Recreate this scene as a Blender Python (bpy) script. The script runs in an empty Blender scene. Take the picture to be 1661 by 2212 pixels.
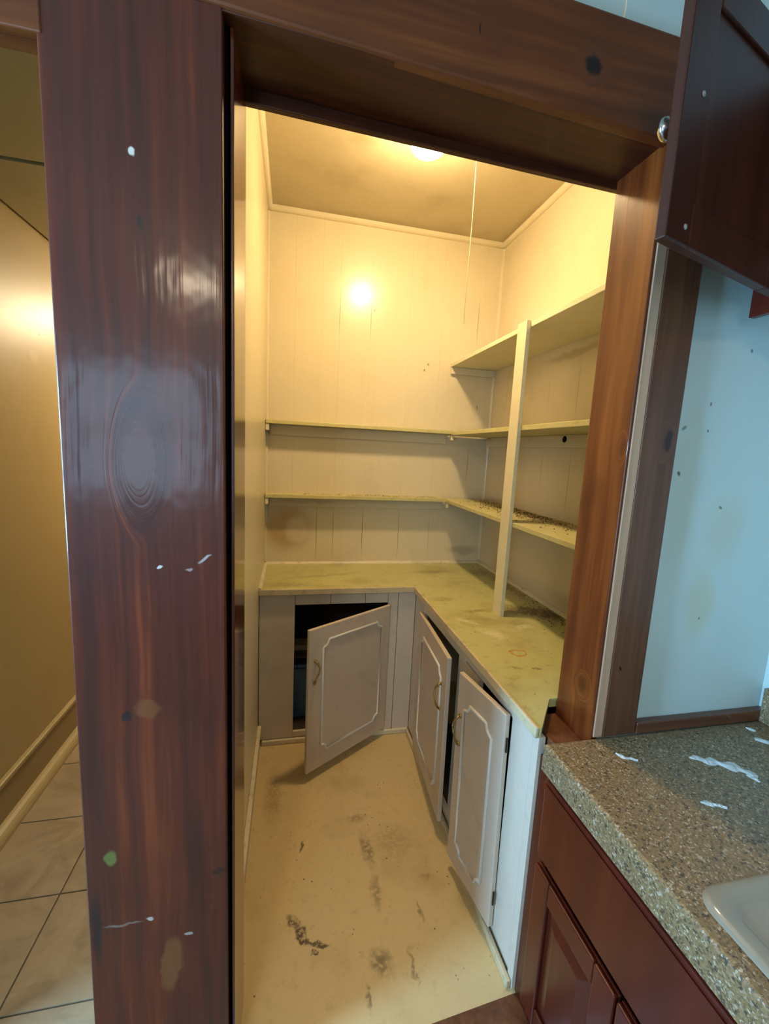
import bpy, bmesh, math, random
from mathutils import Vector, Matrix

random.seed(7)
S = bpy.context.scene
COL = S.collection

# ------------------------------------------------------------------ camera
cam_d = bpy.data.cameras.new('camera')
cam = bpy.data.objects.new('camera', cam_d)
COL.objects.link(cam)
cam_d.sensor_fit = 'HORIZONTAL'
cam_d.sensor_width = 36.0
cam_d.lens = 914.8 / 1661 * 36.0
cam_d.clip_start = 0.02
_r = Vector((0.97666912, -0.20895089, 0.04956779))
_u = Vector((-0.01808493, 0.14996837, 0.98852538))
_b = Vector((-0.21398685, -0.96635864, 0.14269061))
cam.matrix_world = Matrix(((_r.x, _u.x, _b.x, 0.1629), (_r.y, _u.y, _b.y, -0.9293),
                           (_r.z, _u.z, _b.z, 1.6682), (0, 0, 0, 1)))
S.camera = cam

# ------------------------------------------------------------------ world, large lights, exposure
W = bpy.data.worlds.new('world')
S.world = W
W.use_nodes = True
W.node_tree.nodes['Background'].inputs[0].default_value = (0.55, 0.75, 1.0, 1)
W.node_tree.nodes['Background'].inputs[1].default_value = 0.6


def area(name, loc, target, sx, sy, power, col):
    d = bpy.data.lights.new(name, 'AREA')
    d.shape = 'RECTANGLE'
    d.size, d.size_y, d.energy, d.color = sx, sy, power, col
    o = bpy.data.objects.new(name, d)
    COL.objects.link(o)
    o.location = loc
    o.rotation_euler = (Vector(target) - Vector(loc)).to_track_quat('-Z', 'Y').to_euler()
    return o


# daylight through the two kitchen windows (behind and to the left of the viewpoint)
area('daylight_window_rear', (-1.15, -3.22, 1.75), (-1.15, 0, 1.75), 1.2, 1.2, 39, (0.46, 0.74, 1.0))
area('daylight_window_side', (-2.42, -0.62, 1.55), (0, -0.62, 1.55), 0.55, 1.3, 205, (0.29, 0.62, 1.0))
LAMP_POWER = 32.0
HALL_POWER = 44.0
KITCHEN_LAMP_POWER = 26.0
S.cycles.use_light_tree = True
S.cycles.adaptive_threshold = 0.12
S.cycles.max_bounces = 4
S.cycles.diffuse_bounces = 2
S.cycles.glossy_bounces = 3
S.cycles.transmission_bounces = 2
S.cycles.caustics_reflective = False
S.cycles.caustics_refractive = False
S.view_settings.view_transform = 'Standard'
S.view_settings.look = 'None'
S.view_settings.exposure = 0.14
S.view_settings.gamma = 1.0
S.view_settings.use_curve_mapping = False


# ------------------------------------------------------------------ node helper
def lin(c):
    def f(v):
        v /= 255.0
        return v / 12.92 if v <= 0.04045 else ((v + 0.055) / 1.055) ** 2.4
    return (f(c[0]), f(c[1]), f(c[2]), 1.0)


class G:
    def __init__(self, name, rough=0.5, coat=0.0, coat_rough=0.15, metallic=0.0, spec=0.5):
        self.m = bpy.data.materials.new(name)
        self.m.use_nodes = True
        self.t = self.m.node_tree
        self.b = self.t.nodes['Principled BSDF']
        self.b.inputs['Roughness'].default_value = rough
        self.b.inputs['Metallic'].default_value = metallic
        self.b.inputs['Specular IOR Level'].default_value = spec
        self.b.inputs['Coat Weight'].default_value = coat
        self.b.inputs['Coat Roughness'].default_value = coat_rough

    def node(self, typ):
        return self.t.nodes.new(typ)

    def put(self, sock, v):
        if isinstance(v, bpy.types.NodeSocket):
            self.t.links.new(v, sock)
        else:
            sock.default_value = v

    def pos(self):
        return self.node('ShaderNodeNewGeometry').outputs['Position']

    def obj(self):
        return self.node('ShaderNodeTexCoord').outputs['Object']

    def math(self, op, a, b=0.0, clamp=False):
        n = self.node('ShaderNodeMath')
        n.operation = op
        n.use_clamp = clamp
        self.put(n.inputs[0], a)
        self.put(n.inputs[1], b)
        return n.outputs[0]

    def vmul(self, v, s):
        n = self.node('ShaderNodeVectorMath')
        n.operation = 'MULTIPLY'
        self.put(n.inputs[0], v)
        n.inputs[1].default_value = s
        return n.outputs[0]

    def vadd(self, a, b):
        n = self.node('ShaderNodeVectorMath')
        n.operation = 'ADD'
        self.put(n.inputs[0], a)
        self.put(n.inputs[1], b)
        return n.outputs[0]

    def noise(self, v, scale=5.0, detail=4.0, rough=0.55, dist=0.0, color=False):
        n = self.node('ShaderNodeTexNoise')
        self.put(n.inputs['Vector'], v)
        n.inputs['Scale'].default_value = scale
        n.inputs['Detail'].default_value = detail
        n.inputs['Roughness'].default_value = rough
        n.inputs['Distortion'].default_value = dist
        return n.outputs['Color' if color else 'Fac']

    def voro(self, v, scale, color=False):
        n = self.node('ShaderNodeTexVoronoi')
        self.put(n.inputs['Vector'], v)
        n.inputs['Scale'].default_value = scale
        return n.outputs['Color' if color else 'Distance']

    def rng(self, v, a, b, c=0.0, d=1.0, smooth=True):
        n = self.node('ShaderNodeMapRange')
        if smooth:
            n.interpolation_type = 'SMOOTHSTEP'
        self.put(n.inputs['Value'], v)
        n.inputs['From Min'].default_value = a
        n.inputs['From Max'].default_value = b
        n.inputs['To Min'].default_value = c
        n.inputs['To Max'].default_value = d
        return n.outputs['Result']

    def mix(self, f, a, b, mode='MIX'):
        n = self.node('ShaderNodeMix')
        n.data_type = 'RGBA'
        n.blend_type = mode
        self.put(n.inputs[0], f)
        self.put(n.inputs[6], a)
        self.put(n.inputs[7], b)
        return n.outputs[2]

    def ramp(self, f, stops):
        n = self.node('ShaderNodeValToRGB')
        cr = n.color_ramp
        while len(cr.elements) < len(stops):
            cr.elements.new(0.5)
        for e, (p, c) in zip(cr.elements, stops):
            e.position = p
            e.color = c
        self.put(n.inputs[0], f)
        return n.outputs[0]

    def sep(self, v):
        n = self.node('ShaderNodeSeparateXYZ')
        self.put(n.inputs[0], v)
        return n.outputs

    def comb(self, x, y, z):
        n = self.node('ShaderNodeCombineXYZ')
        for i, q in enumerate((x, y, z)):
            self.put(n.inputs[i], q)
        return n.outputs[0]

    def local(self, v, c, r, rot=(0, 0, 0)):
        n = self.node('ShaderNodeMapping')
        n.vector_type = 'TEXTURE'
        self.put(n.inputs['Vector'], v)
        n.inputs['Location'].default_value = c
        n.inputs['Rotation'].default_value = rot
        n.inputs['Scale'].default_value = r
        l = self.node('ShaderNodeVectorMath')
        l.operation = 'LENGTH'
        self.t.links.new(n.outputs[0], l.inputs[0])
        return l.outputs['Value']

    def wobble(self, v, scale, amp):
        c = self.noise(v, scale, 1.5, 0.6, color=True)
        c2 = self.vadd(c, (-0.5, -0.5, -0.5))
        return self.vadd(v, self.vmul(c2, (amp, amp, amp)))

    def spots(self, col, v, lst, brk=None):
        """each: centre, radii, rotation z, colour, strength, softness"""
        for s in lst:
            c, r, rot, sc, st, soft = s
            d = self.local(v, c, r, rot)
            m = self.rng(d, 1.0 - soft, 1.0, st, 0.0)
            if brk is not None:
                m = self.math('MULTIPLY', m, brk)
            col = self.mix(m, col, sc)
        return col

    def color(self, c):
        self.put(self.b.inputs['Base Color'], c)

    def bump(self, h, strength=0.3, dist=0.01, coat=False):
        n = self.node('ShaderNodeBump')
        n.inputs['Strength'].default_value = strength
        n.inputs['Distance'].default_value = dist
        self.put(n.inputs['Height'], h)
        self.t.links.new(n.outputs[0], self.b.inputs['Normal'])
        if coat:
            self.t.links.new(n.outputs[0], self.b.inputs['Coat Normal'])


def paint(name, base, grime, rough=0.42, spots=(), big=0.35, fine=0.2, use='pos', bump=0.12, specks=0.0,
          speck_col=(0.05, 0.03, 0.015, 1), streak=0.0, coat=0.0, cracks=(), breakup=False, wob=(9.0, 0.05), grime_scale=3.2):
    """old brushed paint: base colour with worn, grimy patches of their own shape"""
    g = G(name, rough, coat)
    v = g.pos() if use == 'pos' else g.obj()
    n1 = g.noise(v, grime_scale, 3, 0.6)
    n2 = g.noise(v, 28.0, 2, 0.65)
    col = g.mix(g.rng(n1, 0.48, 0.80, 0, big), base, grime)
    col = g.mix(g.rng(n2, 0.52, 0.85, 0, fine), col, grime)
    if streak:
        ns = g.noise(g.vmul(v, (34, 34, 1.3)), 1.0, 1, 0.6)
        col = g.mix(g.rng(ns, 0.5, 0.8, 0, streak), col, grime)
    if spots:
        brk = g.rng(g.noise(v, 55.0, 3, 0.65), 0.36, 0.54, 0.30, 1.25) if breakup else None
        col = g.spots(col, g.wobble(v, wob[0], wob[1]), spots, brk)
    for (c, r, st) in cracks:
        col = g.mix(g.rng(g.local(g.wobble(v, 7.0, 0.006), c, r), 0.5, 1.0, st, 0.0), col, SOOT)
    if specks:
        d = g.voro(v, 34.0)
        k = g.noise(v, 6.0, 2)
        m = g.math('MULTIPLY', g.rng(d, 0.06, 0.13, 1, 0), g.rng(k, 0.5, 0.62, 0, specks))
        col = g.mix(m, col, speck_col)
    g.color(col)
    if bump:
        h = g.noise(g.vmul(v, (60, 60, 22)), 1.0, 1, 0.6)
        g.bump(h, bump, 0.004)
    return g.m


def wood(name, axis, stops, knots=(), rough=0.32, coat=0.5, coat_rough=0.16, freq=1.0, bump=0.25, spots=(),
         use='pos', patch=0.35, ripple=0.3, spec=0.3):
    """stained, varnished softwood with straight grain bending round knots; axis = grain direction"""
    g = G(name, rough, coat, coat_rough, spec=spec)
    v0 = g.pos() if use == 'pos' else g.obj()
    v = g.wobble(v0, 2.3, 0.03)
    s = [46.0 * freq] * 3
    s[axis] = 1.7 * freq
    p = g.vmul(v, tuple(s))
    for (c, r, w) in knots:
        d = g.local(v, c, r)
        k = g.rng(d, 0.3, 1.7, 1.0, 0.0)
        kk = g.math('MULTIPLY', d, w)
        # inside the knot's reach the grain follows rings about its centre
        n = g.node('ShaderNodeMix')
        n.data_type = 'VECTOR'
        g.put(n.inputs[0], k)
        g.put(n.inputs[4], p)
        g.put(n.inputs[5], g.comb(kk, kk, 0.0))
        p = n.outputs[1]
    f1 = g.noise(p, 0.42, 3, 0.62)
    f2 = g.noise(p, 1.5, 2, 0.6)
    f = g.math('ADD', g.math('MULTIPLY', f1, 0.72), g.math('MULTIPLY', f2, 0.28))
    col = g.ramp(f, stops)
    big = g.noise(v0, 3.3, 2, 0.6)
    col = g.mix(g.rng(big, 0.45, 0.78, 0, patch), col, stops[0][1])
    for (c, r, w) in knots:
        d = g.local(g.wobble(v0, 24, 0.012), c, r)
        col = g.mix(g.rng(d, 0.45, 1.05, 0.55, 0.0), col, stops[0][1])
    if spots:
        col = g.spots(col, g.wobble(v0, 40.0, 0.02), spots)
    g.color(col)
    rp = g.noise(g.vmul(v0, (24, 24, 16)), 1.0, 1, 0.6)
    h = g.math('ADD', g.math('MULTIPLY', f, 0.7), g.math('MULTIPLY', rp, ripple))
    g.bump(h, bump, 0.006, coat=True)
    return g.m


def plain(name, col, rough=0.5, metallic=0.0, coat=0.0, emit=None, estr=0.0, var=0.15, scale=12.0, spec=0.5):
    g = G(name, rough, coat, metallic=metallic, spec=spec)
    n = g.noise(g.obj(), scale, 4)
    dark = (col[0] * 0.6, col[1] * 0.6, col[2] * 0.6, 1)
    g.color(g.mix(g.rng(n, 0.4, 0.8, 0, var * 2), col, dark))
    if emit:
        g.b.inputs['Emission Color'].default_value = emit
        g.b.inputs['Emission Strength'].default_value = estr
    return g.m


# ------------------------------------------------------------------ materials
CREAM = (0.76, 0.66, 0.45, 1)
GRIME = (0.40, 0.28, 0.12, 1)
SOOT = (0.16, 0.11, 0.06, 1)
RUST = (0.36, 0.19, 0.06, 1)
R0 = (0, 0, 0)
M = {}
M['wall_cream'] = paint('cream_board_paint', CREAM, GRIME, 0.24, streak=0.05, big=0.12, fine=0.08, bump=0.0, coat=0.0, cracks=[
    ((0.322, 1.82, 1.13), (0.0024, 0.05, 0.2), 0.75),
    ((0.43, 1.82, 1.13), (0.0024, 0.05, 0.19), 0.6),
    ((0.625, 1.82, 1.13), (0.0024, 0.05, 0.2), 0.9),
    ((0.874, 1.82, 1.13), (0.0024, 0.05, 0.2), 0.6),
    ((1.338, 1.82, 1.6), (0.0024, 0.05, 0.14), 0.8),
    ((0.43, 1.82, 2.5), (0.0024, 0.05, 0.16), 0.55),
    ((0.625, 1.82, 2.5), (0.0024, 0.05, 0.17), 0.6),
    ((1.338, 1.82, 2.53), (0.0024, 0.05, 0.17), 0.7),
    ((1.09, 1.82, 1.1), (0.0024, 0.05, 0.15), 0.35),
    ((1.48, 1.15, 1.60), (0.05, 0.0024, 0.13), 0.6), ((1.48, 0.91, 1.55), (0.05, 0.0024, 0.2), 0.5), ((1.48, 1.15, 2.0), (0.05, 0.0022, 0.14), 0.35), ((1.48, 0.91, 2.0), (0.05, 0.0022, 0.16), 0.4)], spots=[
    ((0.14, 1.82, 1.15), (0.20, 0.2, 0.20), R0, (0.46, 0.27, 0.07, 1), 0.70, 0.6),
    ((0.20, 1.82, 1.13), (0.095, 0.2, 0.11), R0, CREAM, 0.65, 0.5),
    ((1.00, 1.82, 2.20), (0.006, 0.2, 0.010), R0, SOOT, 0.8, 0.5),
    ((1.018, 1.82, 2.235), (0.005, 0.2, 0.010), R0, SOOT, 0.8, 0.5),
    ((1.376, 1.82, 1.99), (0.004, 0.2, 0.016), R0, SOOT, 0.9, 0.5),
    ((0.645, 1.82, 2.53), (0.004, 0.2, 0.008), R0, SOOT, 0.8, 0.5),
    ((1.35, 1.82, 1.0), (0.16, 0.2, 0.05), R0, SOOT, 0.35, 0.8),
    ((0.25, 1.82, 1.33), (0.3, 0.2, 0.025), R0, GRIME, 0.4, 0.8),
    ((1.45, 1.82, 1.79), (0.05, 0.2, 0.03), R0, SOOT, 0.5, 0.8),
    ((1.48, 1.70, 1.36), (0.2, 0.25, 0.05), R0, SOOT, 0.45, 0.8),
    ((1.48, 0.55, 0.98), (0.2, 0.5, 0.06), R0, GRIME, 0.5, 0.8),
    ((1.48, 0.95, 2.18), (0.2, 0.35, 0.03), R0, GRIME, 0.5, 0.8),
])
M['wall_side'] = paint('cream_wall_paint', (0.74, 0.63, 0.40, 1), GRIME, 0.28, big=0.1, fine=0.08, bump=0.0)
M['ceiling'] = paint('stained_ceiling_paint', (0.58, 0.49, 0.31, 1), (0.32, 0.24, 0.12, 1), 0.6, big=0.55, fine=0.12, bump=0.0,
                     grime_scale=2.6, spots=[
    ((0.75, 1.80, 3.02), (0.8, 0.10, 0.2), R0, (0.28, 0.22, 0.11, 1), 0.35, 0.9),
    ((0.45, 1.15, 3.02), (0.09, 0.06, 0.2), R0, (0.33, 0.25, 0.12, 1), 0.5, 0.9),
    ((1.46, 1.6, 3.02), (0.07, 0.5, 0.2), R0, (0.28, 0.22, 0.11, 1), 0.4, 0.9)])
M['trim_cream'] = paint('cream_trim_paint', (0.76, 0.66, 0.45, 1), SOOT, 0.4, big=0.45, fine=0.55, bump=0.1)
M['shelf_paint'] = paint('pale_green_shelf_paint', (0.62, 0.56, 0.25, 1), (0.30, 0.22, 0.08, 1), 0.4, big=0.35, fine=0.35, specks=0.5)
M['cleat_paint'] = paint('shelf_cleat_paint', (0.78, 0.70, 0.47, 1), GRIME, 0.4, big=0.2, fine=0.2)
M['post_paint'] = paint('shelf_post_paint', (0.80, 0.72, 0.47, 1), GRIME, 0.35, big=0.15, fine=0.2)
M['worktop'] = paint('pale_green_worktop_paint', (0.56, 0.53, 0.22, 1), (0.27, 0.18, 0.05, 1), 0.38, big=0.6, fine=0.5, specks=0.9, breakup=True,
                     wob=(16, 0.06), spots=[
    ((1.36, 0.88, 0.91), (0.24, 0.10, 0.1), (0, 0, -0.5), (0.13, 0.08, 0.03, 1), 0.75, 0.7),
    ((1.42, 1.25, 0.91), (0.06, 0.42, 0.1), R0, (0.20, 0.13, 0.05, 1), 0.6, 0.8),
    ((1.38, 1.56, 0.91), (0.14, 0.12, 0.1), R0, (0.20, 0.15, 0.06, 1), 0.5, 0.9),
    ((1.05, 1.60, 0.91), (0.22, 0.035, 0.1), R0, (0.28, 0.22, 0.09, 1), 0.6, 0.8),
    ((0.36, 1.55, 0.91), (0.30, 0.03, 0.1), (0, 0, 0.2), (0.30, 0.25, 0.10, 1), 0.5, 0.8),
    ((0.15, 1.38, 0.91), (0.20, 0.06, 0.1), R0, (0.26, 0.20, 0.09, 1), 0.5, 0.8),
    ((0.95, 1.10, 0.91), (0.09, 0.05, 0.1), R0, (0.28, 0.22, 0.08, 1), 0.5, 0.8),
    ((1.06, 0.92, 0.91), (0.10, 0.03, 0.1), R0, (0.26, 0.18, 0.06, 1), 0.6, 0.8),
    ((1.02, 0.66, 0.91), (0.10, 0.05, 0.1), (0, 0, -0.9), (0.78, 0.68, 0.42, 1), 0.55, 0.8),
    ((0.97, 0.80, 0.91), (0.09, 0.02, 0.1), (0, 0, -0.8), (0.78, 0.70, 0.42, 1), 0.5, 0.8),
    ((1.20, 0.72, 0.91), (0.07, 0.03, 0.1), (0, 0, 0.3), (0.80, 0.72, 0.46, 1), 0.6, 0.8),
    ((1.045, 0.485, 0.91), (0.040, 0.036, 0.1), R0, (0.52, 0.27, 0.06, 1), 0.85, 0.3),
    ((1.048, 0.483, 0.91), (0.026, 0.022, 0.1), R0, (0.56, 0.53, 0.22, 1), 1.0, 0.3),
    ((1.05, 0.36, 0.91), (0.03, 0.010, 0.1), R0, (0.16, 0.14, 0.04, 1), 0.8, 0.6),
    ((0.97, 0.38, 0.91), (0.035, 0.016, 0.1), R0, (0.24, 0.20, 0.06, 1), 0.6, 0.8),
    ((1.06, 0.20, 0.91), (0.03, 0.03, 0.1), R0, (0.22, 0.14, 0.04, 1), 0.7, 0.8)])
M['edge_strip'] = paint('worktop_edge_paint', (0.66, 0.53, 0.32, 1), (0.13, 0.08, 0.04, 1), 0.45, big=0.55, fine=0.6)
M['cab_paint'] = paint('cabinet_white_paint', (0.70, 0.60, 0.48, 1), (0.34, 0.22, 0.12, 1), 0.4, big=0.30, fine=0.16, bump=0.1)
M['door_paint'] = paint('cabinet_door_paint', (0.66, 0.54, 0.42, 1), (0.32, 0.21, 0.11, 1), 0.38, big=0.34, fine=0.18, bump=0.1, use='obj')
M['mould_paint'] = paint('door_moulding_paint', (0.72, 0.68, 0.62, 1), GRIME, 0.35, big=0.15, fine=0.15, use='obj')
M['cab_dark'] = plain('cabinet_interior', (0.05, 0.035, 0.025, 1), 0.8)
M['vinyl'] = paint('yellowed_vinyl', (0.68, 0.51, 0.25, 1), (0.34, 0.22, 0.08, 1), 0.36, big=0.42, fine=0.32, specks=0.9, bump=0.0, breakup=True,
                   wob=(30, 0.05), spots=[
    ((0.19, 0.375, 0), (0.035, 0.022, 1), (0, 0, -0.7), (0.10, 0.06, 0.04, 1), 0.75, 0.6),
    ((0.225, 0.325, 0), (0.022, 0.045, 1), (0, 0, 0.6), (0.10, 0.06, 0.04, 1), 0.8, 0.5),
    ((0.275, 0.292, 0), (0.055, 0.012, 1), (0, 0, -0.3), (0.11, 0.07, 0.045, 1), 0.8, 0.5),
    ((0.265, 0.268, 0), (0.015, 0.013, 1), R0, (0.08, 0.05, 0.04, 1), 0.85, 0.4),
    ((0.50, 0.60, 0), (0.032, 0.12, 1), (0, 0, 0.12), (0.17, 0.11, 0.07, 1), 0.55, 0.9),
    ((0.505, 0.42, 0), (0.025, 0.10, 1), R0, (0.22, 0.15, 0.08, 1), 0.5, 0.9),
    ((0.475, 0.20, 0), (0.05, 0.06, 1), R0, (0.12, 0.08, 0.05, 1), 0.6, 0.9),
    ((0.48, 0.76, 0), (0.07, 0.025, 1), R0, (0.25, 0.16, 0.08, 1), 0.5, 0.9),
    ((0.23, 0.655, 0), (0.010, 0.03, 1), (0, 0, -0.3), (0.12, 0.08, 0.05, 1), 0.7, 0.6),
    ((0.71, 0.45, 0), (0.03, 0.02, 1), R0, (0.28, 0.18, 0.08, 1), 0.45, 0.8),
    ((0.65, 0.33, 0), (0.012, 0.05, 1), R0, (0.22, 0.14, 0.06, 1), 0.6, 0.8),
    ((0.58, 0.17, 0), (0.012, 0.07, 1), R0, (0.24, 0.15, 0.06, 1), 0.6, 0.8),
    ((0.42, 0.12, 0), (0.012, 0.05, 1), R0, (0.16, 0.10, 0.05, 1), 0.6, 0.8),
    ((0.10, 0.95, 0), (0.06, 0.25, 1), R0, (0.28, 0.19, 0.09, 1), 0.4, 0.9),
    ((0.62, 0.62, 0), (0.14, 0.12, 1), R0, (0.30, 0.20, 0.09, 1), 0.35, 0.9)])
DARKW = [(0.25, (0.028, 0.007, 0.004, 1)), (0.45, (0.082, 0.014, 0.006, 1)), (0.55, (0.115, 0.019, 0.006, 1)), (0.70, (0.23, 0.044, 0.010, 1))]
M['post_wood'] = wood('dark_stained_post_wood', 2, DARKW, knots=[((-0.135, 0, 1.62), (0.040, 0.3, 0.105), 1.3)], rough=0.5, coat=0.34,
                      coat_rough=0.13, bump=0.22, ripple=0.5, spots=[
    ((-0.133, 0, 1.62), (0.036, 0.2, 0.10), R0, (0.13, 0.036, 0.018, 1), 0.6, 0.35),
    ((-0.13, 0, 2.18), (0.006, 0.2, 0.009), R0, (0.85, 0.80, 0.70, 1), 0.9, 0.4),
    ((-0.22, 0, 0.735), (0.015, 0.2, 0.022), R0, (0.14, 0.16, 0.035, 1), 0.95, 0.4),
    ((-0.10, 0, 0.42), (0.028, 0.2, 0.090), (0, 0.1, 0), (0.20, 0.075, 0.022, 1), 0.75, 0.35),
    ((-0.135, 0, 1.09), (0.03, 0.2, 0.028), (0, 0.4, 0), (0.20, 0.075, 0.022, 1), 0.6, 0.5),
    ((-0.175, 0, 1.075), (0.012, 0.2, 0.014), R0, (0.015, 0.01, 0.012, 1), 0.9, 0.5),
    ((-0.015, 0, 1.425), (0.018, 0.2, 0.005), (0, -0.7, 0), (0.55, 0.48, 0.46, 1), 0.8, 0.5),
    ((-0.045, 0, 1.40), (0.010, 0.2, 0.003), (0, -0.5, 0), (0.45, 0.38, 0.36, 1), 0.7, 0.5),
    ((-0.103, 0, 1.405), (0.004, 0.2, 0.004), R0, (0.75, 0.70, 0.68, 1), 0.9, 0.4),
    ((-0.20, 0, 0.555), (0.05, 0.2, 0.005), (0, 0.05, 0), (0.24, 0.18, 0.15, 1), 0.7, 0.6),
    ((-0.145, 0, 0.56), (0.008, 0.2, 0.006), R0, (0.55, 0.48, 0.45, 1), 0.9, 0.5),
    ((-0.06, 0, 0.50), (0.012, 0.2, 0.005), R0, (0.5, 0.42, 0.38, 1), 0.7, 0.5),
    ((0.01, 0, 0.66), (0.018, 0.2, 0.013), R0, (0.015, 0.008, 0.008, 1), 0.8, 0.6),
    ((-0.255, 0, 0.56), (0.016, 0.2, 0.12), R0, (0.012, 0.008, 0.010, 1), 0.8, 0.7),
    ((-0.12, 0, 2.06), (0.008, 0.2, 0.02), R0, (0.02, 0.012, 0.012, 1), 0.8, 0.7)])
M['header_wood'] = wood('stained_header_wood', 0, [(0.25, (0.060, 0.015, 0.003, 1)), (0.5, (0.140, 0.034, 0.007, 1)), (0.75, (0.25, 0.068, 0.013, 1))],
                        knots=[((0.777, 0, 2.506), (0.026, 0.3, 0.024), 3.0)], rough=0.5, coat=0.15, spots=[
    ((0.777, 0, 2.506), (0.023, 0.2, 0.021), R0, (0.012, 0.005, 0.004, 1), 0.95, 0.4),
    ((0.515, 0, 2.515), (0.004, 0.2, 0.010), R0, (0.012, 0.005, 0.004, 1), 0.9, 0.5)])
M['soffit_wood'] = wood('varnished_soffit_wood', 0, [(p, (c[0] * 0.6, c[1] * 0.8, c[2] * 0.8, 1)) for p, c in DARKW], rough=0.45, coat=0.12, coat_rough=0.1, bump=0.08)
M['jamb_wood'] = wood('orange_brown_jamb_wood', 2, [(0.25, (0.060, 0.012, 0.003, 1)), (0.47, (0.140, 0.029, 0.006, 1)), (0.70, (0.26, 0.066, 0.012, 1))],
                      knots=[((0.992, 0.06, 1.03), (0.3, 0.022, 0.032), 3.0), ((0.992, 0.02, 1.71), (0.3, 0.012, 0.03), 3.0)],
                      rough=0.3, coat=0.4, coat_rough=0.2, bump=0.16, patch=0.7)
M['jamb_dark'] = wood('dark_jamb_wood', 2, DARKW, rough=0.22, coat=0.8, coat_rough=0.1, bump=0.1)
M['casing_wood'] = wood('weathered_brown_casing_wood', 2, [(0.25, (0.055, 0.019, 0.008, 1)), (0.5, (0.135, 0.049, 0.020, 1)), (0.75, (0.235, 0.095, 0.042, 1))],
                        knots=[((1.100, 0, 1.727), (0.018, 0.3, 0.035), 3.0)], rough=0.45, coat=0.15, bump=0.25, spots=[
    ((1.105, 0, 1.73), (0.014, 0.2, 0.034), R0, (0.028, 0.008, 0.007, 1), 0.85, 0.5),
    ((1.054, 0, 1.108), (0.004, 0.2, 0.007), R0, (0.004, 0.003, 0.003, 1), 1.0, 0.4)])
M['raw_wood'] = wood('raw_pale_wood_edge', 2, [(0.25, (0.36, 0.20, 0.12, 1)), (0.5, (0.58, 0.35, 0.21, 1)), (0.75, (0.68, 0.44, 0.28, 1))], rough=0.6, coat=0.0)
M['strip_wood'] = wood('brown_strip_wood', 0, [(0.25, (0.05, 0.016, 0.010, 1)), (0.5, (0.12, 0.040, 0.018, 1)), (0.75, (0.20, 0.075, 0.03, 1))], rough=0.35, coat=0.4)
REDW = [(0.25, (0.055, 0.009, 0.004, 1)), (0.5, (0.082, 0.010, 0.004, 1)), (0.75, (0.12, 0.017, 0.007, 1))]
DBRW = [(0.25, (0.030, 0.008, 0.004, 1)), (0.5, (0.065, 0.016, 0.006, 1)), (0.75, (0.10, 0.026, 0.009, 1))]
M['cab_red'] = wood('cherry_cabinet_wood', 2, REDW, rough=0.36, coat=0.25, coat_rough=0.18, freq=0.8, bump=0.05, patch=0.2)
M['cab_red_obj'] = wood('dark_cherry_door_wood', 2, DBRW, rough=0.45, coat=0.08, coat_rough=0.2, freq=0.8, bump=0.06, patch=0.2, use='obj')
M['kitchen_wall'] = paint('pale_blue_wall_paint', (0.57, 0.67, 0.63, 1), (0.49, 0.53, 0.42, 1), 0.42, big=0.22, fine=0.06, bump=0.0, spots=[
    ((1.31, 0.02, 1.28), (0.075, 0.2, 0.16), R0, (0.56, 0.54, 0.33, 1), 0.55, 0.75),
    ((1.36, 0.02, 1.50), (0.10, 0.2, 0.14), R0, (0.56, 0.55, 0.39, 1), 0.5, 0.8),
    ((1.20, 0.02, 1.60), (0.07, 0.2, 0.35), R0, (0.50, 0.54, 0.42, 1), 0.5, 0.7),
    ((1.182, 0.02, 1.652), (0.006, 0.2, 0.007), R0, (0.05, 0.04, 0.03, 1), 0.9, 0.5),
    ((1.168, 0.02, 1.766), (0.012, 0.2, 0.006), (0, -0.6, 0), (0.16, 0.17, 0.10, 1), 0.8, 0.6),
    ((1.25, 0.02, 1.765), (0.005, 0.2, 0.005), R0, (0.08, 0.08, 0.06, 1), 0.8, 0.5),
    ((1.245, 0.02, 1.84), (0.005, 0.2, 0.007), R0, (0.12, 0.11, 0.08, 1), 0.8, 0.5),
    ((1.331, 0.02, 1.556), (0.006, 0.2, 0.006), R0, (0.15, 0.10, 0.05, 1), 0.8, 0.5),
    ((1.315, 0.02, 1.235), (0.004, 0.2, 0.005), R0, (0.12, 0.13, 0.06, 1), 0.8, 0.5),
    ((1.345, 0.02, 1.98), (0.005, 0.2, 0.006), R0, (0.12, 0.11, 0.08, 1), 0.8, 0.5)])
M['hall_wall'] = paint('ochre_gloss_wall_paint', (0.50, 0.38, 0.19, 1), (0.36, 0.25, 0.10, 1), 0.42, big=0.25, fine=0.06, bump=0.0, spots=[
    ((-1.0, 1.42, 2.02), (0.2, 0.05, 0.05), R0, (0.66, 0.52, 0.30, 1), 0.5, 0.8),
    ((-1.0, 1.47, 2.13), (0.2, 0.006, 0.010), R0, (0.16, 0.08, 0.03, 1), 0.8, 0.6)])
M['hall_ceiling'] = paint('hall_ceiling_paint', (0.42, 0.36, 0.20, 1), (0.30, 0.24, 0.12, 1), 0.5, big=0.35, fine=0.1, bump=0.0)
M['hall_base'] = paint('hall_baseboard_paint', (0.36, 0.26, 0.13, 1), (0.24, 0.14, 0.05, 1), 0.4, big=0.3, fine=0.15)
M['gap'] = plain('dark_gap', (0.006, 0.004, 0.003, 1), 0.9, spec=0.1)
M['kit_plain'] = plain('kitchen_shell_paint', (0.40, 0.34, 0.26, 1), 0.7, var=0.1, scale=2.0)


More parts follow.
